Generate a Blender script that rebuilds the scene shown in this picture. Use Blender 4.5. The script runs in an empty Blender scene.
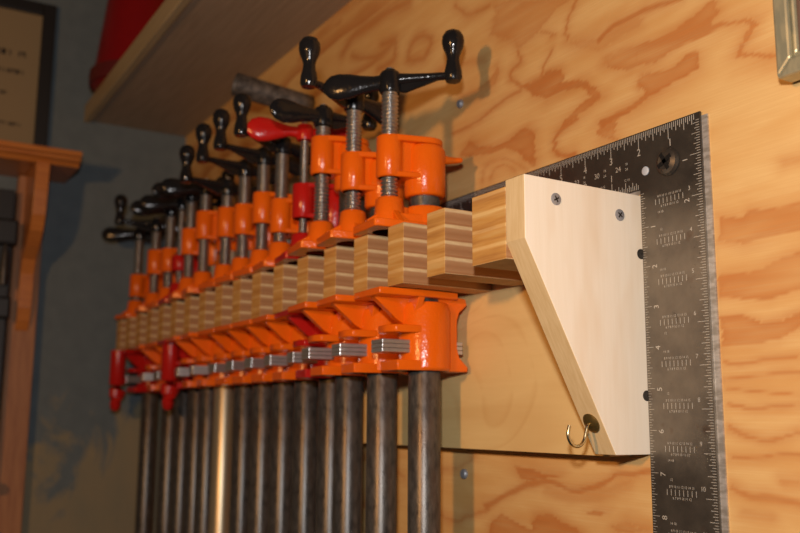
import bpy, bmesh, math, random
import numpy as np
from mathutils import Vector, Matrix
random.seed(4)
IN = 0.0254
scene = bpy.context.scene
COL = scene.collection
PI = math.pi
# ---------------------------------------------------------------- camera
Fv = Vector((-0.84852034, 0.50299304, 0.16435097))
Rv = Vector((0.51084904, 0.85964578, 0.00651021))
Uv = Rv.cross(Fv)
cam_d = bpy.data.cameras.new('camera'); cam = bpy.data.objects.new('camera', cam_d); COL.objects.link(cam)
cam.matrix_world = Matrix((( Rv.x, Uv.x, -Fv.x, 0), (Rv.y, Uv.y, -Fv.y, 0), (Rv.z, Uv.z, -Fv.z, 0), (0, 0, 0, 1)))
cam_d.sensor_width = 36; cam_d.lens = 915.54 / 800 * 36
cam_d.clip_start = 0.01
cam_d.dof.use_dof = True; cam_d.dof.focus_distance = 22.5 * IN; cam_d.dof.aperture_fstop = 8.0
scene.camera = cam
scene.view_settings.view_transform = 'Standard'; scene.view_settings.look = 'None'
scene.view_settings.gamma = 1; scene.view_settings.use_curve_mapping = False
scene.view_settings.exposure = 0.0

# ---------------------------------------------------------------- materials
def s2l(c): return tuple((v / 12.92 if v <= .04045 else ((v + .055) / 1.055) ** 2.4) for v in c)
class NT:
    def __init__(s, name, base=(.5, .5, .5), rough=.5, metal=0., spec=None, coat=0.):
        s.m = bpy.data.materials.new(name); s.m.use_nodes = True
        s.t = s.m.node_tree; s.n = s.t.nodes; s.b = s.n['Principled BSDF']
        s.b.inputs['Base Color'].default_value = (*base, 1); s.b.inputs['Roughness'].default_value = rough
        s.b.inputs['Metallic'].default_value = metal
        if spec is not None: s.b.inputs['Specular IOR Level'].default_value = spec
        if coat: s.b.inputs['Coat Weight'].default_value = coat; s.b.inputs['Coat Roughness'].default_value = .12
        s._co = None
    def l(s, a, b): s.t.links.new(a, b)
    def co(s, scale=(1, 1, 1), rot=(0, 0, 0)):          # object coordinates in inches
        if s._co is None: s._co = s.n.new('ShaderNodeTexCoord')
        mp = s.n.new('ShaderNodeMapping'); s.l(s._co.outputs['Object'], mp.inputs['Vector'])
        mp.inputs['Scale'].default_value = tuple(v / IN for v in scale); mp.inputs['Rotation'].default_value = rot
        return mp.outputs[0]
    def noise(s, scale=(1, 1, 1), sc=1., detail=3., rough=.5, dist=0., rot=(0, 0, 0)):
        n = s.n.new('ShaderNodeTexNoise'); s.l(s.co(scale, rot), n.inputs['Vector'])
        n.inputs['Scale'].default_value = sc; n.inputs['Detail'].default_value = detail
        n.inputs['Roughness'].default_value = rough; n.inputs['Distortion'].default_value = dist
        return n.outputs['Fac']
    def wave(s, scale, sc, dist, dir='Z', detail=2, dscale=1.):
        n = s.n.new('ShaderNodeTexWave'); s.l(s.co(scale), n.inputs['Vector']); n.bands_direction = dir
        n.inputs['Scale'].default_value = sc; n.inputs['Distortion'].default_value = dist
        n.inputs['Detail'].default_value = detail; n.inputs['Detail Scale'].default_value = dscale
        return n.outputs['Fac']
    def ramp(s, fac, stops, interp='LINEAR'):
        r = s.n.new('ShaderNodeValToRGB'); s.l(fac, r.inputs[0]); e = r.color_ramp.elements
        r.color_ramp.interpolation = interp
        e[0].position, e[0].color = stops[0][0], (*stops[0][1], 1); e[1].position, e[1].color = stops[-1][0], (*stops[-1][1], 1)
        for p, c in stops[1:-1]: q = e.new(p); q.color = (*c, 1)
        return r.outputs[0]
    def g(s, fac, a, b): return s.ramp(fac, [(a, (0, 0, 0)), (b, (1, 1, 1))])
    def mix(s, f, a, b, mode='MIX'):
        m = s.n.new('ShaderNodeMix'); m.data_type = 'RGBA'; m.blend_type = mode
        for v, k in ((f, 0), (a, 6), (b, 7)):
            if hasattr(v, 'is_linked'): s.l(v, m.inputs[k])
            elif k == 0: m.inputs[0].default_value = v
            else: m.inputs[k].default_value = (*v, 1)
        return m.outputs[2]
    def math(s, op, a, b=None):
        m = s.n.new('ShaderNodeMath'); m.operation = op
        for i, v in enumerate((a, b)):
            if v is None: continue
            if hasattr(v, 'is_linked'): s.l(v, m.inputs[i])
            else: m.inputs[i].default_value = v
        return m.outputs[0]
    def attr(s, name):
        a = s.n.new('ShaderNodeAttribute'); a.attribute_name = name; return a.outputs['Fac']
    def sep(s, axis, scale=(1, 1, 1)):
        x = s.n.new('ShaderNodeSeparateXYZ'); s.l(s.co(scale), x.inputs[0]); return x.outputs[axis]
    def color(s, o): s.l(o, s.b.inputs['Base Color']); return s
    def rgh(s, o): s.l(o, s.b.inputs['Roughness']); return s
    def bump(s, h, strength=.3, dist=.02):
        b = s.n.new('ShaderNodeBump'); s.l(h, b.inputs['Height']); b.inputs['Strength'].default_value = strength
        b.inputs['Distance'].default_value = dist * IN; s.l(b.outputs[0], s.b.inputs['Normal']); return s
M = {}
# fir plywood wall: traced growth-ring figure (vertex attribute "grain") + fine streaks
n = NT('fir_plywood', rough=.55, spec=.3)
gr = n.attr('grain'); fine = n.noise((.5, 1, 26), 1., 3, .65); mid = n.noise((.35, 1, 1.6), 1., 3)
light = n.mix(n.g(fine, .3, .75), (.74, .49, .20), (.67, .41, .15))
light = n.mix(n.g(mid, .4, .75), light, (.64, .36, .12))
dark = n.mix(n.g(fine, .35, .65), (.40, .115, .021), (.50, .175, .04))
gf = n.math('MULTIPLY', gr, n.ramp(fine, [(.25, (.72,) * 3), (.6, (1, 1, 1))]))
n.color(n.mix(gf, light, dark)).bump(fine, .15, .01); M['fir'] = n.m
# birch ply board
n = NT('birch_plywood', rough=.5, spec=.3)
w = n.noise((.09, 1, .55), 1.1, 2, .5, 1.2); f2 = n.noise((.8, 1, 10), 1., 3)
cf = n.math('FRACT', n.math('MULTIPLY', n.noise((.11, 1, .2), 1., 1, .4, .8), 11.)); cl = n.ramp(cf, [(0, (0, 0, 0)), (.12, (.42,) * 3), (.3, (.1,) * 3), (1, (0, 0, 0))])
w = n.math('ADD', n.math('MULTIPLY', w, .8), n.math('MULTIPLY', cl, .3))
n.color(n.mix(n.g(w, .4, .72), n.mix(f2, (.77, .55, .24), (.72, .50, .205)), (.64, .40, .15))); M['birch'] = n.m
# laminated ply fingers, layers stacked in z
n = NT('ply_layers', rough=.6, spec=.25)
z = n.sep(2); z = n.math('ADD', z, n.math('MULTIPLY', n.noise((.6, .6, .6), 1., 2), .07))
fr = n.math('FRACT', n.math('MULTIPLY', z, 1 / .43))
lay = n.ramp(fr, [(0, (.42, .22, .10)), (.3, (.34, .165, .07)), (.62, (.44, .24, .11)), (.70, (.70, .52, .28)), (.84, (.68, .49, .25)), (.9, (.36, .17, .07))])
geo = n.n.new('ShaderNodeNewGeometry'); sp = n.n.new('ShaderNodeSeparateXYZ'); n.l(geo.outputs['Normal'], sp.inputs[0])
endm = n.math('ABSOLUTE', sp.outputs[1])
stre = n.noise((3., 3., 14), 1., 3, .6)
lay = n.mix(n.g(stre, .3, .8), lay, n.mix(.45, lay, (.34, .15, .05)))
lay = n.mix(n.math('MULTIPLY', endm, .55), lay, n.ramp(n.noise((.4, .4, 5.5), 1., 3, .6), [(.3, (.48, .22, .035)), (.5, (.72, .38, .075)), (.7, (.82, .55, .18))]))
n.color(lay).bump(stre, .3, .01); M['ply'] = n.m
# poplar bracket
n = NT('poplar_board', rough=.6, spec=.2)
s1 = n.noise((1, 9, .5), 1., 3, .6, 0, (.12, 0, 0)); s2 = n.noise((1, 1.3, .35), 1., 2)
c = n.mix(n.g(s1, .35, .7), (.86, .77, .62), (.83, .735, .575)); c = n.mix(n.g(s2, .5, .8), c, (.78, .64, .46))
y = n.sep(1); rub = n.math('MULTIPLY', n.g(n.noise((1, 14, .6), 1., 3, .7), .52, .62), n.ramp(n.math('SUBTRACT', y, 15.6), [(0, (0, 0, 0)), (.9, (.45,) * 3)]))
n.color(n.mix(rub, c, (.30, .29, .30))).bump(s1, .15, .01); M['poplar'] = n.m
n = NT('poplar_edge', rough=.6, spec=.2)
s1 = n.noise((14, 3, 1.2), 1., 3, .6)
n.color(n.mix(n.g(s1, .3, .7), (.72, .55, .30), (.62, .45, .22))); M['poplar_edge'] = n.m
# enamels
def enamel(name, c, c2, rough=.22, b=.25):
    n = NT(name, rough=rough, spec=.35)
    n.color(n.mix(n.noise((1, 1, 1), 1.5, 3), c, c2)).bump(n.noise((1, 1, 1), 9., 2, .5), b, .05); return n.m
M['orange'] = enamel('orange_enamel', (.80, .145, .005), (.72, .11, .004))
M['red'] = enamel('red_enamel', (.50, .014, .009), (.40, .009, .007))
M['black'] = enamel('black_enamel', (.008, .008, .009), (.014, .013, .013), .16, .2)
M['redplastic'] = enamel('red_plastic', (.24, .004, .004), (.2, .004, .004), .4, .05)
# steel
n = NT('pipe_steel', rough=.38, metal=.45)
a = n.noise((1, 1, .4), 5., 4, .7); b = n.noise((1, 1, .3), .9, 3)
oi = n.n.new('ShaderNodeObjectInfo').outputs['Random']
n.color(n.mix(1., n.mix(oi, (.7, .72, .75), (1., .97, .93)), n.mix(n.g(b, .5, .72), n.mix(n.g(a, .35, .65), (.055, .052, .049), (.13, .122, .11)), (.12, .07, .04)), 'MULTIPLY')).rgh(n.ramp(a, [(.3, (.27,) * 3), (.7, (.42,) * 3)])).bump(n.noise((1, 1, .7), 22., 3, .6), .35, .012)
M['pipe'] = n.m
n = NT('galvanized_steel', rough=.4, metal=.8)
n.color(n.mix(n.noise((1, 1, .5), 2., 3), (.62, .52, .36), (.50, .42, .28))); M['galv'] = n.m
n = NT('screw_steel', rough=.3, metal=.92)
n.color(n.mix(n.noise((1, 1, 1), 5., 2), (.66, .63, .58), (.34, .32, .29))); M['screw'] = n.m
n = NT('plate_steel', rough=.35, metal=.8)
n.color(n.mix(n.noise((2, 2, 6), 3., 2), (.62, .60, .58), (.44, .42, .40))); M['plate'] = n.m
n = NT('zinc_screw', rough=.5, metal=.5)
n.color(n.mix(n.noise((1, 1, 1), 14., 2), (.42, .43, .45), (.25, .26, .28))); M['zinc'] = n.m
n = NT('dark_steel', rough=.45, metal=.7)
n.color(n.mix(n.noise((1, 1, 1), 3., 3), (.03, .028, .026), (.09, .08, .07))); M['dsteel'] = n.m
n = NT('brass', (.36, .24, .07), .38, .9); n.color(n.mix(n.noise((1, 1, 1), 9., 2), (.36, .25, .08), (.22, .15, .05))); M['brass'] = n.m
n = NT('brass_wire', (.60, .50, .30), .25, 1.); M['wire'] = n.m
n = NT('square_steel', rough=.42, metal=.7)
a = n.noise((1, 1, 1), .9, 4, .6); b = n.noise((1, 1, 1), 3.5, 4, .7); c3 = n.noise((1, 1, 1), 1.1, 3)
c = n.mix(n.g(a, .3, .7), (.14, .122, .10), (.235, .205, .162))
c = n.mix(n.g(b, .66, .8), c, (.06, .048, .038)); c = n.mix(n.g(c3, .66, .8), c, (.10, .045, .022))
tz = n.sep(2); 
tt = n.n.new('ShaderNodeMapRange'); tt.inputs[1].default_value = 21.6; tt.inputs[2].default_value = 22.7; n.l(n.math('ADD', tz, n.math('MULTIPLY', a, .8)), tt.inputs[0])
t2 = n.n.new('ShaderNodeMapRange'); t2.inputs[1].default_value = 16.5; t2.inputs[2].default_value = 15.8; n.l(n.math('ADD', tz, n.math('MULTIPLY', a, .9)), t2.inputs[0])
c = n.mix(n.math('MULTIPLY', tt.outputs[0], .6), c, (.035, .029, .024)); c = n.mix(n.math('MULTIPLY', t2.outputs[0], .45), c, (.045, .037, .03))  # darker tongue; dark lower blade is a reflection painted into the colour
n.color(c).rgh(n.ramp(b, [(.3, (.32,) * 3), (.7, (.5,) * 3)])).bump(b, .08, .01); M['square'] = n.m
n = NT('square_edge_steel', rough=.45, metal=.5); n.color(n.mix(n.g(n.noise((1, 1, 3), 3., 3), .4, .6), (.55, .52, .47), (.36, .33, .28))); M['sqedge'] = n.m
n = NT('weathered_pipe', rough=.6, metal=.3); n.color(n.mix(n.g(n.noise((1, 1, 1), 2.5, 4, .7), .4, .65), (.045, .04, .036), (.16, .14, .12))); M['stub'] = n.m
M['hole_disc'] = NT('bright_disc', (.62, .68, .74), .4, .3).m
M['mark'] = NT('engraved_mark', (.50, .47, .40), .5, .2).m
# setting and background
n = NT('painted_concrete', rough=.85, spec=.15)
a = n.noise((1, .35, .22), .8, 4, .6, .6); zz = n.sep(2); yy = n.sep(1)
f = n.math('ADD', a, n.math('MULTIPLY', n.math('SUBTRACT', 2., zz), .042)); f = n.math('ADD', f, n.math('MULTIPLY', n.math('SUBTRACT', yy, 11.), .012))
c = n.mix(n.noise((1, 1, 1), 1.2, 4), (.145, .180, .195), (.10, .128, .142))
c = n.mix(n.g(f, .58, .66), c, n.mix(n.noise((1, .6, .3), 1., 4), (.30, .24, .14), (.19, .19, .145)))
n.color(c).bump(n.noise((1, 1, 1), 2., 4), .3, .05); M['concrete'] = n.m
def wood(name, c1, c2, sc=(1, 1, 8), rough=.5, coat=0.):
    n = NT(name, rough=rough, spec=.3, coat=coat); n.color(n.mix(n.g(n.noise(sc, 1., 3, .6), .35, .7), c1, c2)); return n.m
M['shelfwood'] = wood('shelf_board', (.38, .29, .20), (.30, .23, .155), (.3, 5, 5))
M['shelfedge'] = wood('shelf_edge', (.42, .33, .19), (.35, .27, .15), (.3, 5, 8))
M['varnish'] = wood('varnished_oak', (.52, .19, .04), (.40, .13, .027), (3, .4, 8), .35, .3)
M['post'] = wood('post_wood', (.38, .18, .08), (.28, .12, .055), (4, 4, .4))
M['blackframe'] = NT('black_frame', (.006, .006, .006), .5).m
M['paper'] = NT('aged_paper', (.24, .18, .095), .7).m
M['ink'] = NT('ink', (.03, .025, .02), .7).m
n = NT('champagne_moulding', rough=.38, metal=.55); n.color(n.mix(n.g(n.noise((3, 3, 1), 2., 3), .45, .65), (.40, .37, .24), (.52, .46, .28))); M['gilt'] = n.m
M['brownline'] = NT('brown_moulding', (.13, .075, .05), .45).m
M['plum'] = NT('plum_mat', (.07, .035, .055), .7).m

# ---------------------------------------------------------------- mesh helpers (inches in, metres out)
def link(name, bm, mat, parent=None, loc=(0, 0, 0), smooth=None, bevel=0., mats=None):
    me = bpy.data.meshes.new(name); bmesh.ops.recalc_face_normals(bm, faces=bm.faces)
    bmesh.ops.scale(bm, vec=(IN,) * 3, verts=bm.verts); bm.to_mesh(me); bm.free()
    for m in (mats or [mat]): me.materials.append(m)
    if smooth is not None:
        for p in me.polygons: p.use_smooth = True
        me.set_sharp_from_angle(angle=math.radians(smooth))
    o = bpy.data.objects.new(name, me); COL.objects.link(o); o.location = [v * IN for v in loc]
    if parent: o.parent = parent
    if bevel:
        b = o.modifiers.new('bevel', 'BEVEL'); b.width = bevel * IN; b.segments = 2; b.limit_method = 'ANGLE'; b.angle_limit = math.radians(40)
    return o
def tag(o, label=None, cat=None, group=None, kind=None):
    for k, v in (('label', label), ('category', cat), ('group', group), ('kind', kind)):
        if v: o[k] = v
    return o
def empty(name, loc, rz=0., label=None, cat=None, group=None):
    o = bpy.data.objects.new(name, None); COL.objects.link(o); o.location = [v * IN for v in loc]; o.rotation_euler = (0, 0, rz)
    o.empty_display_size = .02
    return tag(o, label, cat, group)
def box(bm, x0, x1, y0, y1, z0, z1):
    return bmesh.ops.create_cube(bm, size=1, matrix=Matrix.Translation(((x0 + x1) / 2, (y0 + y1) / 2, (z0 + z1) / 2)) @ Matrix.Diagonal((abs(x1 - x0), abs(y1 - y0), abs(z1 - z0), 1)))['verts']
def prism(bm, pts, axis, a0, a1):
    """closed polygon pts (2D) extruded along axis from a0 to a1"""
    def P(u, v, a): return {0: (a, u, v), 1: (u, a, v), 2: (u, v, a)}[axis]
    A = [bm.verts.new(P(u, v, a0)) for u, v in pts]; B = [bm.verts.new(P(u, v, a1)) for u, v in pts]
    bm.faces.new(A); bm.faces.new(B[::-1]); k = len(pts)
    for i in range(k): bm.faces.new((A[i], B[i], B[(i + 1) % k], A[(i + 1) % k]))
def lathe(bm, prof, c=(0, 0, 0), seg=24, mat=None):
    """profile of (radius, z) revolved about z"""
    rings = []; mat = mat or Matrix.Translation(c)
    for r, z in prof:
        if r < 1e-6: rings.append([bm.verts.new(mat @ Vector((0, 0, z)))])
        else: rings.append([bm.verts.new(mat @ Vector((r * math.cos(2 * PI * i / seg), r * math.sin(2 * PI * i / seg), z))) for i in range(seg)])
    for a, b in zip(rings, rings[1:]):
        for i in range(seg):
            j = (i + 1) % seg
            if len(a) == 1 and len(b) == 1: continue
            if len(a) == 1: bm.faces.new((a[0], b[i], b[j]))
            elif len(b) == 1: bm.faces.new((a[i], b[0], a[j]))
            else: bm.faces.new((a[i], b[i], b[j], a[j]))
def cyl(bm, x, y, z0, z1, r, seg=24): lathe(bm, [(0, z0), (r, z0), (r, z1), (0, z1)], (x, y, 0), seg)
def align(p, d, up=(0, 0, 1)):
    return Matrix.Translation(p) @ Vector(d).to_track_quat('Z', 'Y').to_matrix().to_4x4()
def loft(bm, secs, seg=14):
    """secs: (center, half width, half height) swept; section plane spanned by side vector and up"""
    rings = []; P = [Vector(s[0]) for s in secs]
    for k, (c, a, b) in enumerate(secs):
        t = (P[min(k + 1, len(P) - 1)] - P[max(k - 1, 0)]).normalized()
        side = t.cross(Vector((0, 0, 1))); side = side.normalized() if side.length > .05 else Vector((0, 1, 0)); up = side.cross(t)
        rings.append([bm.verts.new(P[k] + side * a * math.cos(2 * PI * i / seg) + up * b * math.sin(2 * PI * i / seg)) for i in range(seg)])
    for r0, r1 in zip(rings, rings[1:]):
        for i in range(seg): bm.faces.new((r0[i], r0[(i + 1) % seg], r1[(i + 1) % seg], r1[i]))
    bm.faces.new(rings[0]); bm.faces.new(rings[-1][::-1])
def tube(bm, pts, r, seg=10):
    P = [Vector(p) for p in pts]; rings = []; n0 = None
    for k in range(len(P)):
        t = (P[min(k + 1, len(P) - 1)] - P[max(k - 1, 0)]).normalized()
        if n0 is None: n0 = t.orthogonal().normalized()
        n0 = (n0 - t * n0.dot(t)).normalized(); b = t.cross(n0)
        rings.append([bm.verts.new(P[k] + (n0 * math.cos(2 * PI * i / seg) + b * math.sin(2 * PI * i / seg)) * r) for i in range(seg)])
    for r0, r1 in zip(rings, rings[1:]):
        for i in range(seg): bm.faces.new((r0[i], r0[(i + 1) % seg], r1[(i + 1) % seg], r1[i]))
    bm.faces.new(rings[0]); bm.faces.new(rings[-1][::-1])
def smoothpts(pts, k=6):
    P = [Vector(p) for p in pts]; P = [P[0]] + P + [P[-1]]; out = []
    for i in range(1, len(P) - 2):
        for j in range(k):
            t = j / k; a, b, c, d = P[i - 1:i + 3]
            out.append(.5 * ((2 * b) + (c - a) * t + (2 * a - 5 * b + 4 * c - d) * t * t + (3 * b - a - 3 * c + d) * t ** 3))
    return out + [P[-2]]
_tc = {}
def text_into(bm, s, size, mat):
    """outline font letters merged into bm; mat maps the text's xy plane (inches)"""
    if s not in _tc:
        cu = bpy.data.curves.new('letters', 'FONT'); cu.body = s; cu.align_x = 'CENTER'; cu.align_y = 'CENTER'; cu.resolution_u = 3
        o = bpy.data.objects.new('letters', cu); _tc[s] = bpy.data.meshes.new_from_object(o); bpy.data.objects.remove(o)
    me = _tc[s]; vs = [bm.verts.new(mat @ (Vector(v.co) * size)) for v in me.vertices]
    for p in me.polygons:
        try: bm.faces.new([vs[i] for i in p.vertices])
        except ValueError: pass
def copy_tree(o, parent=None):
    c = o.copy(); COL.objects.link(c)
    if parent: c.parent = parent
    for ch in o.children: copy_tree(ch, c)
    return c
GP=[
 (0.65,[(-22.76,12.35),(-22.37,12.89),(-22.53,13.23),(-21.58,13.08),(-18.87,11.98),(-19.45,11.9),(-20.14,11.63),(-20.24,11.51),(-20.87,11.42),(-21.21,11.29),(-21.61,11.76)]),
 (0.6,[(-19.13,10.82),(-18.1,10.44),(-17.31,10.41),(-16.73,10.53),(-16.19,10.46),(-16.21,10.13),(-17.13,10.11),(-17.71,10.01),(-18.51,10.35)]),
 (0.8,[(-17.45,9.83),(-16.23,9.64),(-16.26,9.1),(-16.62,9.09),(-17.16,9.36),(-17.64,9.81)]),
 (0.9,[(-21.14,10.13),(-20.29,10.01),(-19.82,10.17),(-19.29,10.02),(-19.17,9.8),(-19.22,9.63),(-18.55,9.44),(-18.14,9.31),(-17.87,9.05),(-17.8,8.85),(-17.61,8.74),(-18.17,8.54),(-19.44,8.23),(-19.66,8.2),(-19.17,8.51),(-18.57,8.72),(-18.16,8.85),(-18.35,9.17),(-19.19,9.29),(-19.98,9.29),(-20.67,9.66)]),
 (0.8,[(-16.31,8.17),(-16.67,8.01),(-17.23,7.84),(-17.43,7.59),(-17.81,7.69),(-17.88,8.02),(-17.41,8.09),(-16.85,8.14)]),
 (0.7,[(-22.35,11.19),(-22.78,10.93),(-23.62,10.82),(-24.5,10.78),(-24.14,10.42),(-23.23,10.42),(-22.57,10.62),(-22.25,10.98)]),
 (0.8,[(-18.0,7.83),(-17.04,7.84),(-17.36,7.51),(-17.25,7.32),(-17.82,7.55)]),
 (0.9,[(-23.92,9.08),(-23.31,8.72),(-22.45,8.53),(-21.78,8.55),(-21.28,8.73),(-20.98,8.74),(-20.56,8.47),(-20.62,8.24),(-20.49,7.84),(-20.55,7.39),(-20.78,7.51),(-21.06,7.82),(-21.54,8.1),(-22.04,8.32),(-22.82,8.36),(-23.53,8.44),(-23.93,8.54),(-24.51,8.75)]),
 (0.85,[(-17.53,9.63),(-17.15,9.72),(-15.88,9.6),(-15.05,9.61),(-14.4,9.75),(-14.09,9.88),(-13.79,9.89),(-13.75,9.49),(-13.97,9.33),(-13.53,9.26),(-12.85,9.04),(-12.59,8.87),(-12.82,8.64),(-12.97,8.46),(-13.03,8.27),(-12.64,8.08),(-12.13,7.99),(-12.14,7.84),(-12.78,8.03),(-13.26,8.22),(-13.16,8.41),(-13.03,8.68),(-12.83,8.89),(-13.12,9.03),(-13.54,9.14),(-14.07,9.11),(-14.69,9.11),(-15.17,9.1),(-15.75,8.98),(-16.26,9.08),(-16.98,9.24)]),
 (0.95,[(-14.45,8.85),(-14.29,8.53),(-14.33,8.34),(-15.12,8.27),(-15.89,8.2),(-16.13,8.12),(-16.67,7.95),(-17.23,7.89),(-17.81,7.78),(-17.8,8.06),(-17.03,8.06),(-16.41,8.2),(-16.06,8.31),(-16.39,8.68),(-16.27,8.84),(-15.76,8.75),(-15.1,8.71),(-14.77,8.85)]),
 (0.7,[(-17.84,8.87),(-17.57,8.7),(-17.81,8.63)]),
 (0.85,[(-14.0,4.67),(-13.39,4.51),(-13.17,4.67),(-12.5,4.58),(-11.88,4.65),(-11.18,4.68),(-11.24,3.9),(-11.93,3.95),(-12.54,3.97),(-13.33,3.88),(-14.03,4.09)]),
 (0.85,[(-14.08,3.3),(-13.26,3.24),(-12.58,3.39),(-11.96,3.51),(-11.26,3.61),(-11.33,2.71),(-12.02,2.71),(-12.77,2.58),(-14.12,2.73)]),
 (0.9,[(-14.06,2.33),(-13.35,2.31),(-12.93,2.08),(-12.47,2.12),(-12.05,2.27),(-11.36,2.43),(-11.39,2.03),(-12.08,1.96),(-12.63,1.73),(-13.29,1.67),(-14.1,1.63)]),
 (0.9,[(-21.8,-1.33),(-21.02,-1.38),(-20.44,-1.46),(-19.73,-1.5),(-20.19,-1.56),(-20.8,-1.67),(-21.16,-1.75),(-21.53,-1.66),(-21.66,-1.52)]),
 (0.9,[(-23.06,-3.24),(-22.91,-2.99),(-22.36,-2.77),(-21.47,-2.94),(-20.97,-3.03),(-20.83,-2.63),(-20.22,-2.55),(-19.77,-2.7),(-19.13,-2.81),(-18.9,-2.92),(-18.92,-3.35),(-23.07,-3.85)]),
 (0.8,[(-18.88,-2.41),(-18.45,-2.27),(-18.05,-2.36),(-18.46,-2.47)]),
 (0.7,[(-17.88,-2.64),(-17.35,-2.47),(-17.18,-2.55),(-16.52,-2.67),(-17.71,-2.79)]),
]
GS=[
 (0.7,0.07,[(-24.78,14.21),(-24.05,13.63),(-23.42,13.41),(-22.74,13.32)]),
 (0.7,0.04,[(-20.15,11.48),(-19.47,11.16),(-19.7,11.15)]),
 (0.8,0.07,[(-18.44,12.1),(-18.89,11.52),(-19.05,10.82)]),
 (0.8,0.08,[(-21.21,11.29),(-21.17,10.95),(-21.63,10.78),(-21.73,10.58),(-21.14,10.13)]),
 (0.8,0.07,[(-19.71,10.72),(-19.95,10.52),(-20.09,10.2),(-20.19,9.98)]),
 (0.8,0.07,[(-21.15,10.0),(-22.27,9.92),(-23.8,9.6),(-24.8,9.59)]),
 (0.5,0.05,[(-24.37,11.98),(-23.05,11.6)]),
 (0.7,0.06,[(-16.38,8.74),(-16.29,8.49)]),
 (0.9,0.10,[(-18.75,8.33),(-19.4,8.21),(-19.67,7.99),(-19.59,7.61),(-19.25,7.41),(-18.96,7.36)]),
 (0.6,0.03,[(-23.27,7.61),(-23.1,8.0),(-22.46,8.04),(-21.54,7.79),(-20.97,7.4)]),
 (0.6,0.03,[(-22.84,7.61),(-22.62,7.79),(-22.05,7.78),(-21.55,7.53)]),
 (0.9,0.09,[(-17.7,10.32),(-17.22,10.52),(-16.3,10.5),(-15.43,10.45),(-14.78,10.35)]),
 (0.5,0.03,[(-12.18,5.53),(-11.69,5.53)]),
 (0.8,0.04,[(-14.01,1.29),(-13.66,1.23),(-12.98,1.28),(-12.13,1.3)]),
 (0.8,0.03,[(-14.04,0.93),(-13.21,0.97),(-12.46,1.03),(-12.15,1.01)]),
 (0.8,0.03,[(-14.0,0.69),(-13.23,0.63),(-12.18,0.56)]),
 (0.8,0.04,[(-14.02,0.36),(-13.49,0.27),(-12.82,0.32),(-12.2,0.36)]),
 (0.8,0.06,[(-14.0,-0.13),(-13.53,-0.29),(-12.97,-0.39),(-12.24,-0.23)]),
 (0.8,0.04,[(-14.04,-0.78),(-13.33,-0.77),(-12.58,-0.68),(-12.28,-0.71)]),
 (0.8,0.08,[(-14.03,-1.45),(-13.61,-1.59),(-13.06,-1.59),(-12.35,-1.68)]),
 (0.5,0.06,[(-13.74,-1.89),(-13.08,-1.94)]),
 (0.6,0.08,[(-12.72,-1.26),(-12.32,-1.26)]),
 (0.85,0.09,[(-23.15,-2.58),(-22.35,-2.28),(-21.53,-1.94),(-21.03,-1.8),(-20.45,-1.68),(-19.86,-1.72),(-19.29,-1.87),(-18.86,-1.84),(-18.32,-1.7),(-17.83,-1.5),(-17.61,-1.34),(-17.05,-1.31),(-16.38,-1.22)]),
 (0.5,0.12,[(-20.41,-1.84),(-19.3,-1.98),(-18.21,-1.82),(-17.13,-1.51)]),
 (0.7,0.06,[(-25.75,-3.07),(-24.82,-3.18),(-24.21,-2.94),(-23.05,-2.66)]),
 (0.6,0.05,[(-23.71,-1.05),(-24.48,-1.45),(-25.75,-1.67)]),
 (0.6,0.05,[(-28.59,-1.82),(-28.04,-2.03)]),
 (0.7,0.13,[(-27.99,13.31),(-27.78,13.75),(-27.07,13.89),(-26.25,13.47),(-26.72,12.99),(-27.42,13.07),(-27.99,13.31)]),
 (0.7,0.12,[(-30.08,14.67),(-28.9,14.36),(-29.12,13.7),(-30.22,13.75)]),
 (0.7,0.20,[(-33.42,15.42),(-32.24,15.89),(-30.11,15.86),(-27.8,15.55)]),
 (0.7,0.12,[(-32.48,15.0),(-30.48,14.3),(-28.9,14.36)]),
 (0.6,0.15,[(-35.7,17.81),(-33.21,17.49),(-30.8,17.21)]),
 (0.6,0.11,[(-28.49,12.29),(-26.39,12.0),(-24.97,12.19)]),
 (0.6,0.11,[(-37.81,16.72),(-36.19,17.12),(-33.67,17.02)]),
]
# ================================================================ the setting
WY = 16.84           # front of the plywood wall
def seg_dist(px, pz, a, b):
    ax, az = a; bx, bz = b; dx, dz = bx - ax, bz - az; L = dx * dx + dz * dz + 1e-9
    t = np.clip(((px - ax) * dx + (pz - az) * dz) / L, 0, 1)
    return np.hypot(px - ax - t * dx, pz - az - t * dz)
def inside(px, pz, pts):
    r = np.zeros(px.shape, bool); n = len(pts)
    for i in range(n):
        (x1, z1), (x2, z2) = pts[i], pts[(i + 1) % n]
        if z1 == z2: continue
        c = ((z1 > pz) != (z2 > pz)) & (px < (x2 - x1) * (pz - z1) / (z2 - z1) + x1); r ^= c
    return r
def nz(x, z, seed, oct=4):
    rs = np.random.RandomState(seed); v = 0; a = 1.
    for o in range(oct):
        for k in range(4):
            th = rs.uniform(0, 2 * PI); ph = rs.uniform(0, 2 * PI); fq = 2 ** o * rs.uniform(.7, 1.4)
            v = v + a * np.sin(fq * (x * math.cos(th) + z * math.sin(th)) + ph)
        a *= .55
    return v / 6.
def crv(pts):
    return [(p.x, p.y) for p in smoothpts([(a, b, 0) for a, b in pts], 5)]
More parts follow.
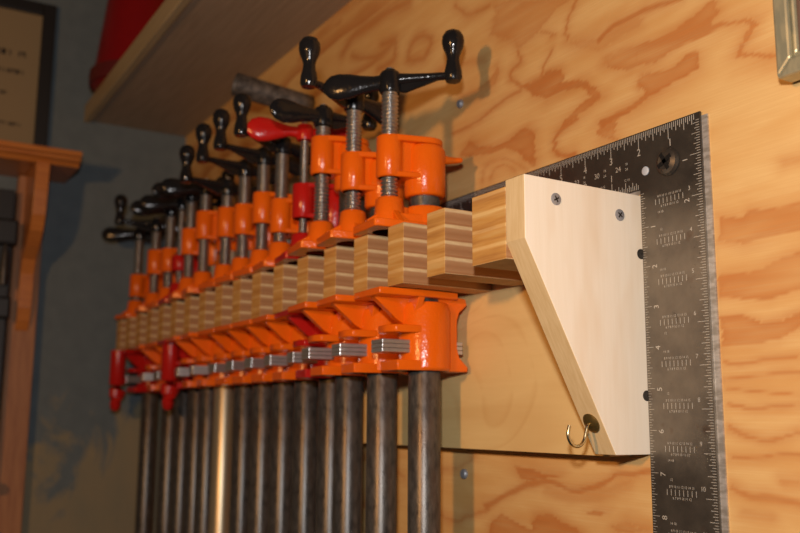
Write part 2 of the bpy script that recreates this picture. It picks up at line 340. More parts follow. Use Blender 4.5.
def grain(x, z):
    wx = .10 * nz(x * 1.1, z * 1.7, 51, 3); wz = .07 * nz(x * .9, z * 1.9, 52, 3)
    jx = x + wx + .16 * nz(x * .6, z * 14, 3, 3) + .05 * nz(x * 3, z * 30, 5, 2); jz = z + wz + .05 * nz(x * 3, z * 4, 8, 3)
    g = np.zeros(x.shape)
    for s, pts in GP:
        ins = inside(jx, jz, pts); d = np.full(x.shape, 9.)
        m = (x > min(p[0] for p in pts) - 1) & (x < max(p[0] for p in pts) + 1)
        for i in range(len(pts)): d[m] = np.minimum(d[m], seg_dist(jx[m], jz[m], pts[i], pts[(i + 1) % len(pts)]))
        body = .78 + .3 * np.exp(-d / .13) + .34 * nz(x * 1.2, z * 6, 21, 3)
        g = np.maximum(g, s * np.clip(np.where(ins, .5 + d / .05, .5 - d / .05), 0, 1) * np.clip(body, .15, 1))
        g = np.maximum(g, np.where(ins, 0, .46 * np.exp(-d / .30) * (1 + .7 * nz(x * 1.5, z * 8, 23, 2))))
    for s, w, pts in GS:
        w = w * 1.25
        m = (x > min(p[0] for p in pts) - 1.5) & (x < max(p[0] for p in pts) + 1.5)
        d = np.full(x.shape, 9.)
        pts = crv(pts)
        for a, b in zip(pts, pts[1:]): d[m] = np.minimum(d[m], seg_dist(jx[m], jz[m] , a, b))
        g = np.maximum(g, .42 * np.exp(-np.maximum(d - w, 0) / .20) * (1 + .5 * nz(x * 1.3, z * 9, 24, 2)))
        g = np.maximum(g, s * np.clip(1.3 - d / (w * (1.1 + .35 * nz(x * 1.3, z * 2, 61, 2))), 0, 1))
    # the rest of the sheet: loose wandering rings
    f = z * .55 + 1.1 * nz(x * .16, z * .28, 31, 3) + .25 * nz(x * .5, z * 1.2, 33, 3)
    f = f + .03 * nz(x * 1.5, z * 22, 9, 2)
    fr = f - np.floor(f); h = np.clip(fr / .03, 0, 1) * np.clip(1 - fr / .38, 0, 1)
    far = np.clip((-27.5 - x) / 3., 0, 1)
    return np.clip(np.maximum(g, h * far * .9), 0, 1)
xs = np.concatenate([np.arange(-55.2, -31, .14), np.arange(-31, -9.5, .062), np.arange(-9.5, 6.01, .5)])
zs = np.concatenate([np.arange(-26, -5, .5), np.arange(-5, 17, .062), np.arange(17, 34.1, .25)])
X, Z = np.meshgrid(xs, zs); G = grain(X.ravel(), Z.ravel())
nx, nzv = len(xs), len(zs)
me = bpy.data.meshes.new('wall_back')
co = np.stack([X.ravel(), np.full(X.size, WY), Z.ravel()], -1) * IN
me.vertices.add(X.size); me.vertices.foreach_set('co', co.ravel())
ii = (np.arange(nzv - 1)[:, None] * nx + np.arange(nx - 1)[None, :]).ravel()
quads = np.stack([ii, ii + 1, ii + nx + 1, ii + nx], -1).astype(np.int32)
me.loops.add(quads.size); me.loops.foreach_set('vertex_index', quads.ravel())
me.polygons.add(len(quads)); me.polygons.foreach_set('loop_start', np.arange(0, quads.size, 4, dtype=np.int32))
me.update(calc_edges=True)
at = me.attributes.new('grain', 'FLOAT', 'POINT'); at.data.foreach_set('value', G.astype(np.float32))
me.materials.append(M['fir'])
ow = bpy.data.objects.new('wall_back', me); COL.objects.link(ow); tag(ow, 'orange-grained fir plywood wall behind the rack', kind='structure')
EX = -55.19
bm = bmesh.new(); box(bm, EX - 3, EX, -30, WY + .6, -26, 34)
tag(link('wall_left', bm, M['concrete']), 'blue-grey painted concrete end wall', kind='structure')

# ================================================================ clamp rack
rack = empty('clamp_rack', (-36, 16.5, -.87), 0, 'wall-mounted wooden clamp rack with a comb of laminated plywood fingers', 'rack')
RO = (-36, 16.5, -.87)
def rk(name, bm, mat, **k):
    bmesh.ops.translate(bm, vec=[-v for v in RO], verts=bm.verts); return link(name, bm, mat, rack, **k)
def w_rack(o): return o
bm = bmesh.new(); box(bm, -55.0, -17.04, 16.09, WY, -.87, 5.5)
bb = rk('back_board', bm, M['birch'], bevel=.015); bb['label'] = 'pale birch plywood back board'
ZT, ZB = 5.51, 3.75
for i in range(18):
    x0 = -(18.417 + 2.1117 * i); x1 = x0 + (.872 if i else 1.377)
    bm = bmesh.new(); box(bm, x0, x1, 13.01, 16.09, ZB + random.uniform(0, .03), ZT)
    rk('finger', bm, M['ply'], bevel=.012)
BP = [(13.015, 5.66), (13.015, 4.14), (15.63, -.81), (WY, -.81), (WY, 5.62)]
def bracket(x0, x1, lab):
    bm = bmesh.new(); prism(bm, BP, 0, x0, x1)
    for f in bm.faces:
        f.material_index = 0 if abs(f.normal.x) > .9 else 1
    bmesh.ops.recalc_face_normals(bm, faces=bm.faces)
    for f in bm.faces: f.material_index = 0 if len(f.verts) == 5 else 1
    o = rk('end_bracket', bm, None, mats=[M['poplar'], M['poplar_edge']], bevel=.02); o['label'] = lab; return o
br = bracket(-17.04, -16.32, 'pale poplar end bracket cut to a slant')
def screw_head(bm, p, d, r=.15, h=.07, washer=0.):
    m = align(p, d)
    if washer: lathe(bm, [(0, 0), (washer, 0), (washer, .02), (0, .02)], mat=m, seg=20)
    lathe(bm, [(0, -.3), (.06, -.3), (.06, 0), (r, 0), (r, h * .45), (r * .75, h * .9), (.0, h)], mat=m, seg=20)
def phillips(bm, p, d, r, h, ang=.4):
    m = align(p, d) @ Matrix.Rotation(ang, 4, 'Z')
    for k in range(2):
        mm = m @ Matrix.Rotation(k * PI / 2, 4, 'Z') @ Matrix.Translation((0, 0, h)) @ Matrix.Diagonal((r * 1.3, r * .3, .012, 1))
        bmesh.ops.create_cube(bm, size=1, matrix=mm)
def child_screw(name, p, d, r, mat, parent, ang=.4, lab=None):
    P = Vector(p) - Vector(RO)
    bm = bmesh.new(); screw_head(bm, P, d, r, .03); o = link(name, bm, mat, parent, smooth=35)
    bm = bmesh.new(); phillips(bm, P, d, r * .85, .026, ang); link('drive_recess', bm, M['dsteel'], parent=parent)
    if lab: o['label'] = lab
    return o
for p, a in (((-16.32, 13.96, 5.17), .5), ((-16.32, 16.0, 5.03), .9)): child_screw('wood_screw', p, (1, 0, 0), .15, M['zinc'], br, a)
for p in ((-16.32, 16.68, 4.11), (-16.32, 16.70, .6)): child_screw('wood_screw', p, (1, 0, 0), .13, M['dsteel'], br, .2, 'dark blued screw at the back edge')
P = Vector((-25.62, 16.09, .17)) - Vector(RO)
bm = bmesh.new(); screw_head(bm, P, (0, -1, 0), .17, .12); link('board_screw', bm, M['zinc'], bb, smooth=35)
# brass cup hook screwed into the slanted edge
nrm = Vector((0, -.884, -.467)); hc = Vector((-16.68, 15.22, -.06))
bm = bmesh.new(); lathe(bm, [(0, 0), (.245, 0), (.25, .025), (.2, .06), (.07, .09), (0, .09)], mat=align(hc - Vector(RO), nrm), seg=28)
hk = link('cup_hook', bm, M['brass'], rack, smooth=40); hk['label'] = 'brass cup hook in the slanted edge of the pale bracket'
pts = smoothpts([hc, hc + nrm * .14, (-16.68, 15.03, -.30), (-16.68, 14.97, -.47), (-16.68, 14.84, -.59), (-16.68, 14.68, -.60), (-16.68, 14.54, -.50), (-16.68, 14.48, -.33), (-16.68, 14.53, -.12)])
bm = bmesh.new(); tube(bm, [Vector(p) - Vector(RO) for p in pts], .042, 12); link('hook_wire', bm, M['wire'], hk, smooth=60)

# ================================================================ framing squares
S0, TZ = 14.32, 7.27
def lplate(bm, x_r, top, y0, y1, hole=False, length=16):
    o = [(x_r, top), (x_r, top - 24), (x_r - 2, top - 24), (x_r - 2, top - 1.5), (x_r - length, top - 1.5), (x_r - length, top)]
    cu = bpy.data.curves.new('c', 'CURVE'); cu.dimensions = '2D'; cu.fill_mode = 'BOTH'; cu.extrude = (y1 - y0) / 2
    def sp(pts):
        s = cu.splines.new('POLY'); s.points.add(len(pts) - 1); s.use_cyclic_u = True
        for q, (a, b) in zip(s.points, pts): q.co = (a, b, 0, 1)
    sp(o)
    if hole: sp([(-16.12 + .13 * math.cos(-2 * PI * i / 20), 6.22 + .13 * math.sin(-2 * PI * i / 20)) for i in range(20)])
    ob = bpy.data.objects.new('c', cu); me = bpy.data.meshes.new_from_object(ob); bpy.data.objects.remove(ob)
    vs = [bm.verts.new((v.co.x, (y0 + y1) / 2 - v.co.z, v.co.y)) for v in me.vertices]
    for p in me.polygons: bm.faces.new([vs[i] for i in p.vertices])
    bmesh.ops.remove_doubles(bm, verts=bm.verts, dist=1e-5)
FY = WY - .10                                       # front face of the front square
sq = empty('framing_square', (-S0, WY, TZ - 24), 0, 'dark tarnished steel framing square engraved with ticks and numbers, in front', 'carpenter square')
SO = Vector((-S0, WY, TZ - 24))
def sqo(name, bm, mat, parent, **k):
    bmesh.ops.translate(bm, vec=-SO, verts=bm.verts); return link(name, bm, mat, parent, **k)
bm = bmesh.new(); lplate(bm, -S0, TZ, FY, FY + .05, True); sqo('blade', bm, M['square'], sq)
MY = FY - .004
bm = bmesh.new()
def tick(x0, x1, z0, z1): box(bm, min(x0, x1), max(x0, x1), MY, MY + .006, min(z0, z1), max(z0, z1))
def tlen(k): return {0: .40, 8: .30, 4: .24, 12: .24}.get(k % 16, .19 if k % 2 == 0 else .13)
for k in range(3, 16 * 11): x = -S0 - k / 16; tick(x - .0085, x + .0085, TZ - .03, TZ - .03 - tlen(k))        # tongue, outer edge
for k in range(1, 16 * 5): x = -S0 - 2 - k / 16; tick(x - .008, x + .008, TZ - 1.5 + .02, TZ - 1.5 + .02 + tlen(k) * .9)
for k in range(3, 16 * 11): z = TZ - k / 16; tick(-S0 - .03, -S0 - .03 - tlen(k) * .8, z - .006, z + .006)    # blade, outer edge
for k in range(2, 16 * 9): z = TZ - 1.5 - k / 16; tick(-S0 - 2 + .02, -S0 - 2 + .02 + tlen(k) * .55, z - .005, z + .005)
sqo('tick_marks', bm, M['mark'], sq)
bm = bmesh.new()
def T(s, size, x, z, rot=0):
    text_into(bm, s, size, Matrix.Translation((x, MY, z)) @ Matrix.Rotation(PI / 2, 4, 'X') @ Matrix.Rotation(rot, 4, 'Z'))
def N(*a):
    global bm
    bm = bmesh.new(); T(*a); sqo('engraved_number', bm, M['mark'], sq)
for k in range(1, 11):
    N(str(k), .27, -S0 - k - (.0 if k > 1 else -.05), TZ - .53)
    if k < 3: N(str(k), .22, -S0 - .50, TZ - k - .08, PI / 2)
    if k < 9: N(str(k), .22, -S0 - 2 + .40, TZ - 1.5 - k - .02, PI / 2)
for k in range(1, 5): N(str(k), .26, -S0 - 2 - k, TZ - 1.5 + .5)
for k, s in enumerate(('24', '30', '33', '36', '39')):
    N('18', .1, -S0 - 2.45 - k * .8, TZ - .72); N('24', .1, -S0 - 2.45 - k * .8, TZ - .86); N(s, .2, -S0 - 2.75 - k * .8, TZ - .8)
    N('12 15', .09, -S0 - 2.45 - k * .9, TZ - 1.15)
for i in range(10):
    z = 5.376 - i
    bm = bmesh.new(); T('8 9 10 11 12 13 14 15', .085, -S0 - 1.05, z + .10); T('6 7 8 9 10 11 12', .085, -S0 - 1.05, z - .16)
    T(str(i + 3), .15, -S0 - .42 - .0, z + .10)
    T('12' if i % 2 else '14 18', .085, -S0 - 1.35, z + .26 if i % 3 else z - .3)
    for k in range(8): tick(-S0 - 1.5 + k * .125 - .006, -S0 - 1.5 + k * .125 + .006, z - .1, z + .04)
    sqo('board_foot_table', bm, M['mark'], sq)
sp_ = Vector((-15.33, FY, 6.26)) - SO
bm = bmesh.new(); lathe(bm, [(0, -.2), (.1, -.2), (.1, 0), (.33, 0), (.35, .04), (.31, .13), (.2, .18), (.08, .14), (0, .13)], mat=align(sp_, (0, -1, 0)), seg=32)
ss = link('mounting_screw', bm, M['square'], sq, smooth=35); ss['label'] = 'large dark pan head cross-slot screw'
bm = bmesh.new(); phillips(bm, sp_, (0, -1, 0), .36, .175, .5); link('drive_recess', bm, M['blackframe'], ss)
bm = bmesh.new(); lathe(bm, [(0, -.02), (.115, -.02), (.115, .01), (.08, .025), (0, .025)], mat=align(Vector((-16.12, FY, 6.22)) - SO, (0, -1, 0)), seg=20); rv = link('hole_disc', bm, M['hole_disc'], sq, smooth=40); rv['label'] = 'small bright disc added in the hole'  # pale disc added to brighten what is an open hole
bm = bmesh.new(); lplate(bm, -S0 + .17, TZ - .1, FY + .055, WY - .002, False, 15.7)
s2 = link('framing_square', bm, M['sqedge'])
tag(s2, 'second steel square hidden behind the dark engraved one, only its bright edge showing', 'carpenter square')

# ================================================================ screws in the wall
def wall_screw(x, z, r, lab):
    bm = bmesh.new(); screw_head(bm, (0, 0, 0), (0, -1, 0), r, .12)
    phm = link('wood_screw', bm, M['zinc'], None, (x, WY, z), smooth=35); tag(phm, lab, 'screw')
    bm = bmesh.new(); phillips(bm, (0, 0, 0), (0, -1, 0), r, .1, .6); link('drive_recess', bm, M['dsteel'], phm)
wall_screw(-24.44, 10.51, .15, 'shiny screw head in plywood wall under the raised crank knob of the nearest clamp')
wall_screw(-24.31, -1.69, .16, 'zinc screw head in plywood wall just below the pale back board')

# ================================================================ pipe clamps
def thread_prof(r, z0, z1, pitch):
    out = [(0, z0)]; z = z0
    while z < z1: out += [(r * .74, z), (r, z + pitch * .35), (r, z + pitch * .5), (r * .74, z + pitch * .85)]; z += pitch
    return out + [(0, z)]
def handle_bm(wing=False):
    bm = bmesh.new()
    lathe(bm, [(0, -.36), (.30, -.36), (.34, -.28), (.34, .22), (.28, .32), (.17, .36), (.17, .40), (0, .40)])
    # arm to the upright knob, deep near the hub, thin near the knob
    prism(bm, [(.2, -.3), (.5, -.34), (1.5, .02), (1.5, .12), (.2, .1)], 1, -.05, .05); loft(bm, [((.1, 0, .08), .2, .22), ((.6, 0, .10), .17, .16), ((1.2, 0, .12), .15, .13), ((1.7, 0, .14), .15, .12), ((1.95, 0, .15), .2, .14), ((2.1, 0, .15), .16, .12)])
    lathe(bm, [(0, -.06), (.22, -.05), (.28, .07), (.27, .28), (.21, .54), (.195, .70), (.235, .86), (.31, 1.02), (.35, 1.21), (.335, 1.39), (.25, 1.54), (.12, 1.61), (0, 1.62)], (1.95, 0, 0), 24)
    # paddle on the other side
    loft(bm, [((-.1, 0, .0), .2, .26), ((-.5, 0, -.02), .18, .24), ((-.9, -.02, -.05), .18, .3), ((-1.25, -.03, -.08), .18, .39), ((-1.6, -.03, -.1), .16, .43), ((-1.88, -.03, -.09), .13, .36), ((-2.03, -.02, -.08), .09, .22), ((-2.1, -.02, -.07), .03, .08)], 18)
    return bm
def butterfly_bm():
    bm = bmesh.new(); lathe(bm, [(0, -.28), (.3, -.28), (.33, -.2), (.33, .2), (.28, .3), (0, .3)])
    for s in (-1, 1):
        loft(bm, [((0, 0, 0), .2, .22), ((s * .6, 0, .04), .17, .2), ((s * 1.0, 0, .03), .17, .32), ((s * 1.35, 0, .03), .17, .44), ((s * 1.7, 0, .02), .16, .47), ((s * 1.98, 0, .02), .12, .36), ((s * 2.12, 0, .02), .06, .18)], 18)
    return bm
def capsule(o, r1, r2, k=10):
    """top view outline round the pipe barrel (0,0) and the screw boss (0,-o)"""
    a = math.asin((r1 - r2) / o) if o > abs(r1 - r2) else 0
    p = [(r1 * math.cos(t), r1 * math.sin(t)) for t in [(-a) + (PI + 2 * a) * i / k for i in range(k + 1)]]
    q = [(r2 * math.cos(t), -o + r2 * math.sin(t)) for t in [PI + a + (PI - 2 * a) * i / k for i in range(k + 1)]]
    return p + q
def head_bm(o, zt, zb, horn=True):
    bm = bmesh.new()
    lathe(bm, [(0, zb), (.37, zb), (.41, zb + .05), (.41, zt - .05), (.37, zt), (0, zt)], (0, -o, 0))
    lathe(bm, [(0, zb - .5), (.58, zb - .5), (.64, zb - .42), (.64, zt - .35), (.55, zt - .2), (0, zt - .2)], seg=28)
    prism(bm, capsule(o, .56, .38), 2, zt - .19, zt); prism(bm, capsule(o, .56, .38), 2, zb, zb + .17)
    box(bm, -.24, .24, -o, 0, zb + .1, zt - .1)
    if horn: loft(bm, [((0, .45, zt - .5), .14, .2), ((0, .8, zt - .5), .11, .13), ((0, 1.1, zt - .47), .1, .1), ((0, 1.3, zt - .43), .09, .08)], 12)
    return bm
def jaw_bm(o):
    bm = bmesh.new(); z0 = 5.515
    lathe(bm, [(0, z0), (.66, z0), (.66, z0 + .75), (.6, z0 + .86), (0, z0 + .86)], seg=28)
    lathe(bm, [(0, z0), (.55, z0), (.47, z0 + .5), (.42, z0 + 1.0), (.34, z0 + 1.08), (0, z0 + 1.08)], (0, -o, 0))
    prism(bm, [(-.72, .5), (-.86, -.5), (-.86, -1.95), (-.78, -2.05), (.78, -2.05), (.86, -1.95), (.86, -.5), (.72, .5)], 2, z0, z0 + .24)
    prism(bm, [(-2.0, z0 + .2), (-.3, z0 + .2), (-.3, z0 + .8), (-o, z0 + .85), (-1.95, z0 + .32)], 0, -.12, .12)
    prism(bm, [(-.88, z0 + .2), (.88, z0 + .2), (.3, z0 + .75), (-.3, z0 + .75)], 1, -o - .1, -o + .1)
    prism(bm, capsule(o, .6, .42), 2, z0 + .1, z0 + .55)
    return bm
def tail_bm(lever=False, ly=-2.0):
    bm = bmesh.new(); t = 3.735; b = 1.4
    lathe(bm, [(0, b), (.72, b), (.79, b + .07), (.79, t - .55), (.7, t - .3), (0, t - .3)], seg=32)
    # pad under the fingers
    prism(bm, [(-.72, .75), (-.86, -.4), (-.86, -1.95), (.86, -1.95), (.86, -.4), (.72, .75)], 2, t - .2, t)
    # flaring side web from barrel to pad with a hollow either side
    prism(bm, [(-1.88, t - .1), (.5, t - .1), (.5, 2.6), (-.5, 2.62), (-1.0, 2.9), (-1.35, 3.2)], 0, -.15, .15)
    prism(bm, [(-.85, t - .1), (.85, t - .1), (.5, t - .65), (.42, 2.6), (-.42, 2.6), (-.5, t - .65)], 1, -.62, -.4)
    # shelf above and lip below the clutch plates
    prism(bm, [(-.5, .3), (-.66, -.3), (-.56, -1.25), (-.3, -1.4), (.3, -1.4), (.56, -1.25), (.66, -.3), (.5, .3)], 2, 2.5, 2.72)
    prism(bm, [(-.5, .3), (-.66, -.3), (-.56, -1.2), (.56, -1.2), (.66, -.3), (.5, .3)], 2, b, b + .3)
    # channel shaped back, flared to the wall side at top and bottom
    prism(bm, [(0, b), (1.25, b), (1.28, b + .14), (.98, b + .42), (.9, b + .7), (.9, t - .8), (.98, t - .55), (1.25, t - .32), (1.2, t - .12), (0, t)], 0, -.42, .42)
    if lever:
        lathe(bm, [(0, 1.75), (.36, 1.75), (.42, 1.85), (.42, t - .02), (0, t - .02)], (0, ly, 0), 24)
        loft(bm, [((0, ly + .05, 2.3), .3, .3), ((0, ly + .15, 1.9), .36, .55), ((0, ly + .1, 1.5), .32, .5), ((0, ly, 1.1), .28, .40), ((0, ly - .02, .75), .30, .40), ((0, ly - .02, .5), .26, .36), ((0, ly - .02, .34), .12, .2)], 16)
    return bm
HANDLE = handle_bm(); mh = link('crank_handle', HANDLE, M['black'], smooth=50).data
PROTO = {}
def proto(key, f, mat, smooth, bevel):
    if key not in PROTO: o = link(key, f(), mat, smooth=smooth, bevel=bevel); PROTO[key] = o
    return PROTO[key]
bpy.data.objects.remove(bpy.data.objects['crank_handle'])
PZ = -9.5
def pipe_clamp(i, px_y, off, yaw, hub, nt, nb, hyaw, style, label):
    X = -(19.04 + 2.1117 * i)
    body = M['red'] if style in ('red', 'redblack') else M['orange']; tmat = M['red'] if style in ('red', 'redtail', 'redblack') else M['orange']
    t = empty('pipe_clamp', (X, px_y, PZ), 0, label, 'clamp', 'pipe clamps hanging in the rack')
    def part(name, bm, mat, parent=t, rz=0., **k):
        bmesh.ops.rotate(bm, cent=(0, 0, 0), matrix=Matrix.Rotation(rz, 3, 'Z'), verts=bm.verts)
        bmesh.ops.translate(bm, vec=(0, 0, -PZ), verts=bm.verts); return link(name, bm, mat, parent, **k)
    bm = bmesh.new(); r = .485
    lathe(bm, [(0, PZ), (r, PZ), (r, 5.9)] + [(r * .99, 5.95 + .09 * j) if j % 2 else (r * .93, 5.95 + .09 * j) for j in range(int((nt - .25 - 6) / .09))] + [(r * .9, nt - .15), (0, nt - .15)], seg=28)
    p = part('pipe', bm, M['galv'] if i == 10 else M['pipe'], smooth=40)
    if i == 10: p['label'] = 'bright galvanized pipe'
    ry = math.radians(yaw)
    part('clamp_head', head_bm(off, nt, nb, not style in ('red', 'redblack')), body, rz=ry, smooth=40, bevel=.035)
    part('moving_jaw', jaw_bm(off), body, rz=ry * .8, smooth=40, bevel=.03)
    rs = .17 if style in ('red', 'redblack') else .265
    bm = bmesh.new(); lathe(bm, thread_prof(rs, 6.5, hub - .02, .125), (0, -off, 0), 20)
    cyl(bm, 0, -off, hub, hub + .79, .13, 16); s = part('clamp_screw', bm, M['screw'], rz=ry, smooth=60)
    hx = off * math.sin(ry); hy = -off * math.cos(ry)
    bm = butterfly_bm() if style == 'red' else handle_bm()
    bmesh.ops.rotate(bm, cent=(0, 0, 0), matrix=Matrix.Rotation(math.radians(hyaw), 3, 'Z'), verts=bm.verts)
    bmesh.ops.translate(bm, vec=(hx, hy, hub + .34), verts=bm.verts)
    h = part('wing_handle' if style == 'red' else 'crank_handle', bm, body if style == 'red' else M['black'], smooth=50)
    tj = part('tail_jaw', tail_bm(style != 'orange' and i != 5, -2.0 if i == 16 else -1.45), tmat, rz=ry * .5, smooth=40, bevel=.03)
    if style == 'redtail': tj['label'] = 'red tail jaw with a thumb lever'
    for k in range(3):
        bm = bmesh.new(); z = 1.92 + k * .128
        box(bm, -.37, .37, -1.6, 1.12, z, z + .122); q = part('clutch_plate', bm, M['plate'], tj, rz=ry * .5, bevel=.02)
    return t
ORD = {2: 'nearest the pale bracket, knob standing up on the right', 3: 'second from the pale bracket, knob rising on its left',
       4: 'third from the pale bracket, black paddle over red handle', 6: 'fifth from the pale bracket, just left of the red-handled one',
       7: 'sixth from the pale bracket, screw nut higher than its neighbours', 8: 'seventh from the pale bracket, knob upright on the left',
       9: 'eighth from the pale bracket, leftmost knob against brown wall', 10: 'ninth from the pale bracket, hanging on the one bright galvanized pipe',
       11: 'tenth from the pale bracket, between the bright pipe and a red clamp', 13: 'twelfth from the pale bracket, just beyond the second red clamp',
       14: 'thirteenth from the pale bracket, knob against the grey wall', 16: 'farthest from the pale bracket, with a red tail jaw'}
#     i   pipeY   off  yaw  hub    nt    nb   handle yaw style
CL = [(2, 14.66, 1.20, -6, 9.92, 8.52, 7.20, 52, 'orange'), (3, 14.42, 1.06, -12, 9.97, 8.52, 7.24, -75, 'orange'),
      (4, 14.35, 1.10, -10, 10.0, 9.60, 8.25, 96, 'orange'), (5, 14.75, 1.20, -12, 10.05, 8.45, 7.15, 75, 'red'),
      (6, 14.75, 1.20, -8, 10.1, 8.30, 6.95, -76, 'orange'), (7, 14.75, 1.20, 5, 10.1, 8.95, 7.65, -84, 'orange'),
      (8, 14.75, 1.20, 6, 10.1, 8.88, 7.55, -85, 'orange'), (9, 14.75, 1.20, 7, 9.72, 9.15, 7.80, -86, 'orange'),
      (10, 14.6, 1.22, -11, 10.23, 9.45, 8.10, 80, 'orange'), (11, 14.6, 1.22, -12, 10.38, 9.00, 7.70, 100, 'orange'),
      (12, 14.75, 1.20, -6, 10.32, 8.00, 7.20, 80, 'redblack'), (13, 14.75, 1.20, 6, 10.4, 8.65, 7.40, 85, 'orange'),
      (14, 14.7, 1.20, -12, 9.98, 8.95, 7.60, -108, 'orange'), (16, 14.75, 1.20, 13, 10.15, 8.10, 6.80, 72, 'redtail')]
for (i, y, off, yaw, hub, nt, nb, hy, st) in CL:
    if st in ('red', 'redblack'): lab = 'red pipe clamp with a red wing handle, nearer of the two all-red ones' if i == 5 else 'red pipe clamp with black crank, farther along the row than the red-handled one'
    else: lab = 'orange pipe clamp ' + ORD[i]
    pipe_clamp(i, y, off, yaw, hub, nt, nb, hy, st, lab)

# ================================================================ shelf over the corner and what is on it
SZ = 17.59
bm = bmesh.new(); box(bm, EX + .02, -22, 10.95, WY, SZ, SZ + .75)
sh = link('wall_shelf', bm, M['shelfwood'], bevel=.02); tag(sh, 'wide brown wooden shelf high above the clamp rack', 'shelf')
bm = bmesh.new(); box(bm, EX + .02, -22, 10.55, 10.95, SZ - .12, SZ + .95); e = link('edge_strip', bm, M['shelfedge'], sh, bevel=.05); e['label'] = 'paler front edge strip'
bm = bmesh.new()
lathe(bm, [(0, 0), (2.45, 0), (2.6, .08), (2.65, .3), (2.6, .75), (2.48, .95), (2.42, 1.1), (1.95, 5.2), (1.8, 5.9), (.8, 6.3), (.8, 7), (0, 7)], seg=36)
can = link('jug', bm, M['redplastic'], None, (-51.2, 12.65, SZ + .95), smooth=35); tag(can, 'red plastic jug standing at the shelf edge by the end wall', 'jug')
can.location.z = (SZ + .96) * IN
bm = bmesh.new(); lathe(bm, [(2.6, 0), (2.67, .05), (2.7, .45), (2.67, .85), (2.50, .95), (2.4, .9), (2.5, .1)], seg=36)
b2 = link('base_ring', bm, NT('dark_red_plastic', (.10, .008, .008), .5).m, can, smooth=35); b2['label'] = 'darker red bottom ring'
# pipe stub
a = Vector((-36.5, WY - .02, 14.0)); b = Vector((-36.8, 13.3, 14.5)); d = (b - a)
bm = bmesh.new(); L = d.length; lathe(bm, [(0, 0), (.52, 0), (.52, L), (.40, L), (.40, L - .5), (0, L - .5)], mat=align((0, 0, 0), d), seg=28)
tag(link('pipe_stub', bm, M['stub'], None, tuple(a), smooth=40), 'dark grey pipe stub sticking out of the plywood wall above the knobs', 'pipe')

# ================================================================ small shelf, corbel, post, certificate, bar on the end wall
sf = empty('bracket_shelf', (EX, 4, 13.5), 0, 'small varnished shelf with moulded edge on the grey end wall', 'shelf')
O = Vector((EX, 4, 13.5))
def so(name, bm, mat, parent, org=O, **k):
    bmesh.ops.translate(bm, vec=-org, verts=bm.verts); return link(name, bm, mat, parent, **k)
bm = bmesh.new(); prism(bm, [(EX, 13.55), (-51.2, 13.55), (-51.0, 13.75), (-50.75, 13.85), (-50.7, 13.98), (-50.45, 14.02), (-50.45, 14.3), (EX, 14.3)], 1, -14, 9.7)
so('shelf_board', bm, M['varnish'], sf, bevel=.03)
prof = [(EX + .9, 13.55), (-50.9, 13.55), (-51.0, 12.0), (-51.2, 10.7), (-51.6, 9.9), (-52.4, 9.2), (-53.3, 8.6), (-53.65, 7.8), (-53.7, 6.8), (-53.75, 5.9), (-53.95, 5.2), (EX + .95, 4.7), (EX + .9, 4.7)]
bm = bmesh.new(); prism(bm, prof, 1, 7.45, 8.15); so('corbel', bm, M['varnish'], sf, bevel=.05)
bm = bmesh.new(); box(bm, EX, EX + .9, 7.1, 8.55, -20, 13.5)
tag(link('wall_post', bm, M['post'], bevel=.04), 'narrow reddish wooden post on the grey wall behind the shelf corbel', 'post')
cf = empty('picture_frame', (EX, 4.4, 14.31), 0, 'black framed yellowed certificate standing on the small varnished shelf', 'picture frame'); CO = Vector((EX, 4.4, 14.31))
bm = bmesh.new(); fx = EX + .5
y0, y1, z0, z1, w = -.5, 8.52, 14.32, 24.2, .74
box(bm, EX + .02, fx, y1 - w, y1, z0, z1); box(bm, EX + .02, fx, y0, y0 + w, z0, z1)
box(bm, EX + .02, fx, y0 + w, y1 - w, z1 - w, z1); box(bm, EX + .02, fx, y0 + w, y1 - w, z0, z0 + w)
so('frame', bm, M['blackframe'], cf, CO, bevel=.05)
bm = bmesh.new(); box(bm, EX + .02, EX + .25, y0 + w, y1 - w, z0 + w, z1 - w); sp2 = so('certificate', bm, M['paper'], cf, CO)
bm = bmesh.new()
def Tw(s, size, y, z): text_into(bm, s, size, Matrix.Translation((EX + .26, y, z)) @ Matrix.Rotation(PI / 2, 4, 'Z') @ Matrix.Rotation(PI / 2, 4, 'X'))
for (yr, z, h, nch) in ((7.0, 20.85, .34, 22), (6.95, 19.75, .26, 28), (6.15, 18.4, .2, 22), (7.0, 16.6, .2, 26)):
    yy = yr; bm = bmesh.new()
    for k in range(nch):
        wd = h * random.choice((.45, .6, .7))
        if random.random() < .16: yy -= h * .6
        box(bm, EX + .25, EX + .262, yy - wd * .4, yy, z - h / 2, z + h / 2); 
        if random.random() < .5: box(bm, EX + .25, EX + .262, yy - wd, yy, z + h * random.choice((-.5, .3, 0)), z + h * .5)
        yy -= wd + h * .22
    so('printed_line', bm, M['ink'], sp2, CO)
bar = empty('bar_clamp', (-53.6, 6.4, -12), 0, 'dark steel bar clamp hanging at the left edge beside the wooden post', 'clamp'); BO = Vector((-53.6, 6.4, -12))
bm = bmesh.new(); box(bm, -53.75, -53.45, 6.0, 6.85, -12, 12.4); so('bar', bm, M['blackframe'], bar, BO, bevel=.05)
for q in ((-54.0, -52.6, 5.9, 7.05, 9.2, 10.6), (-54.0, -53.0, 5.95, 7.0, 5.2, 6.4)):
    bm = bmesh.new(); box(bm, *q); so('jaw', bm, M['blackframe'], bar, BO, bevel=.15)
bm = bmesh.new(); lathe(bm, [(0, -.3), (.25, -.3), (.32, 0), (.25, .3), (0, .3)], mat=align((-53.2, 6.75, -3.6), (1, 0, 0)), seg=16); so('stop_pin', bm, M['screw'], bar, BO, smooth=50)
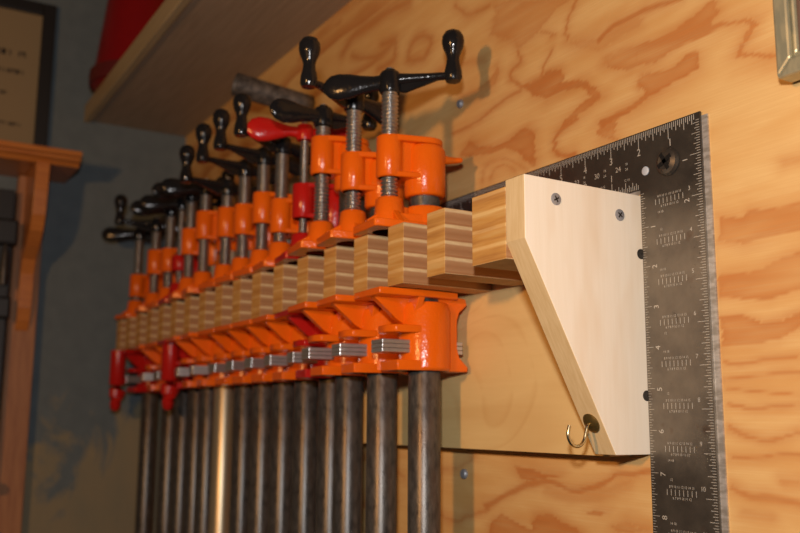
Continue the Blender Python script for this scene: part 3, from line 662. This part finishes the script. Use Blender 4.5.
bm = bmesh.new(); lathe(bm, [(0, 7.0), (.2, 7.0), (.26, 7.6), (.2, 8.6), (.12, 9.2), (0, 9.2)], (-52.95, 6.5, 0), 16); so('turning_handle', bm, M['dsteel'], bar, BO, smooth=50)

# ================================================================ framed picture at the right edge
fr = empty('picture_frame', (-8, WY, 7.15), 0, 'picture with champagne moulded frame and plum mat at the upper right corner', 'picture frame'); FO = Vector((-8, WY, 7.15))
fx0, fz0, fx1, fz1 = -11.74, 7.10, -1.9, 20.
def mitre(bm, o, w, ya, yb):
    for (ax, az, bx, bz, sx, sz, tx, tz) in ((fx0, fz0, fx0, fz1, 1, 1, 1, -1), (fx0, fz0, fx1, fz0, 1, 1, -1, 1), (fx1, fz0, fx1, fz1, -1, 1, -1, -1), (fx0, fz1, fx1, fz1, 1, -1, -1, -1)):
        p = [(ax + sx * o, az + sz * o), (bx + tx * o, bz + tz * o), (bx + tx * (o + w), bz + tz * (o + w)), (ax + sx * (o + w), az + sz * (o + w))]
        prism(bm, p, 1, ya, yb)
bm = bmesh.new(); mitre(bm, 0, .36, WY - .72, WY - .2); mitre(bm, .36, .12, WY - .64, WY - .2); mitre(bm, .58, .14, WY - .58, WY - .2)
so('frame', bm, M['gilt'], fr, FO, bevel=.06)
bm = bmesh.new(); mitre(bm, .48, .1, WY - .58, WY - .2); mitre(bm, .72, .08, WY - .55, WY - .2); q = so('inner_bead', bm, M['brownline'], fr, FO, bevel=.02); q['label'] = 'brown bead line'
bm = bmesh.new(); box(bm, fx0 + .8, fx1 - .8, WY - .45, WY, fz0 + .8, fz1 - .8); q = so('mat_board', bm, M['plum'], fr, FO); q['label'] = 'dark plum mat'

# ================================================================ light: on-camera flash and a warm work lamp behind to the left
def lamp(name, loc, power, color, radius):
    l = bpy.data.lights.new(name, 'POINT'); l.energy = power; l.color = color; l.shadow_soft_size = radius * IN
    o = bpy.data.objects.new(name, l); o.location = [v * IN for v in loc]; COL.objects.link(o)
lamp('camera_flash', (0.0, -.6, 3.6), 10.8, (1., .97, .97), .6)
lamp('work_lamp', (-4.0, -22., 8.0), 19, (1., .50, .17), 1.4)
wd = bpy.data.worlds.new('room'); scene.world = wd; wd.use_nodes = True
bg = wd.node_tree.nodes['Background']; bg.inputs[0].default_value = (.62, .66, .72, 1); bg.inputs[1].default_value = .03
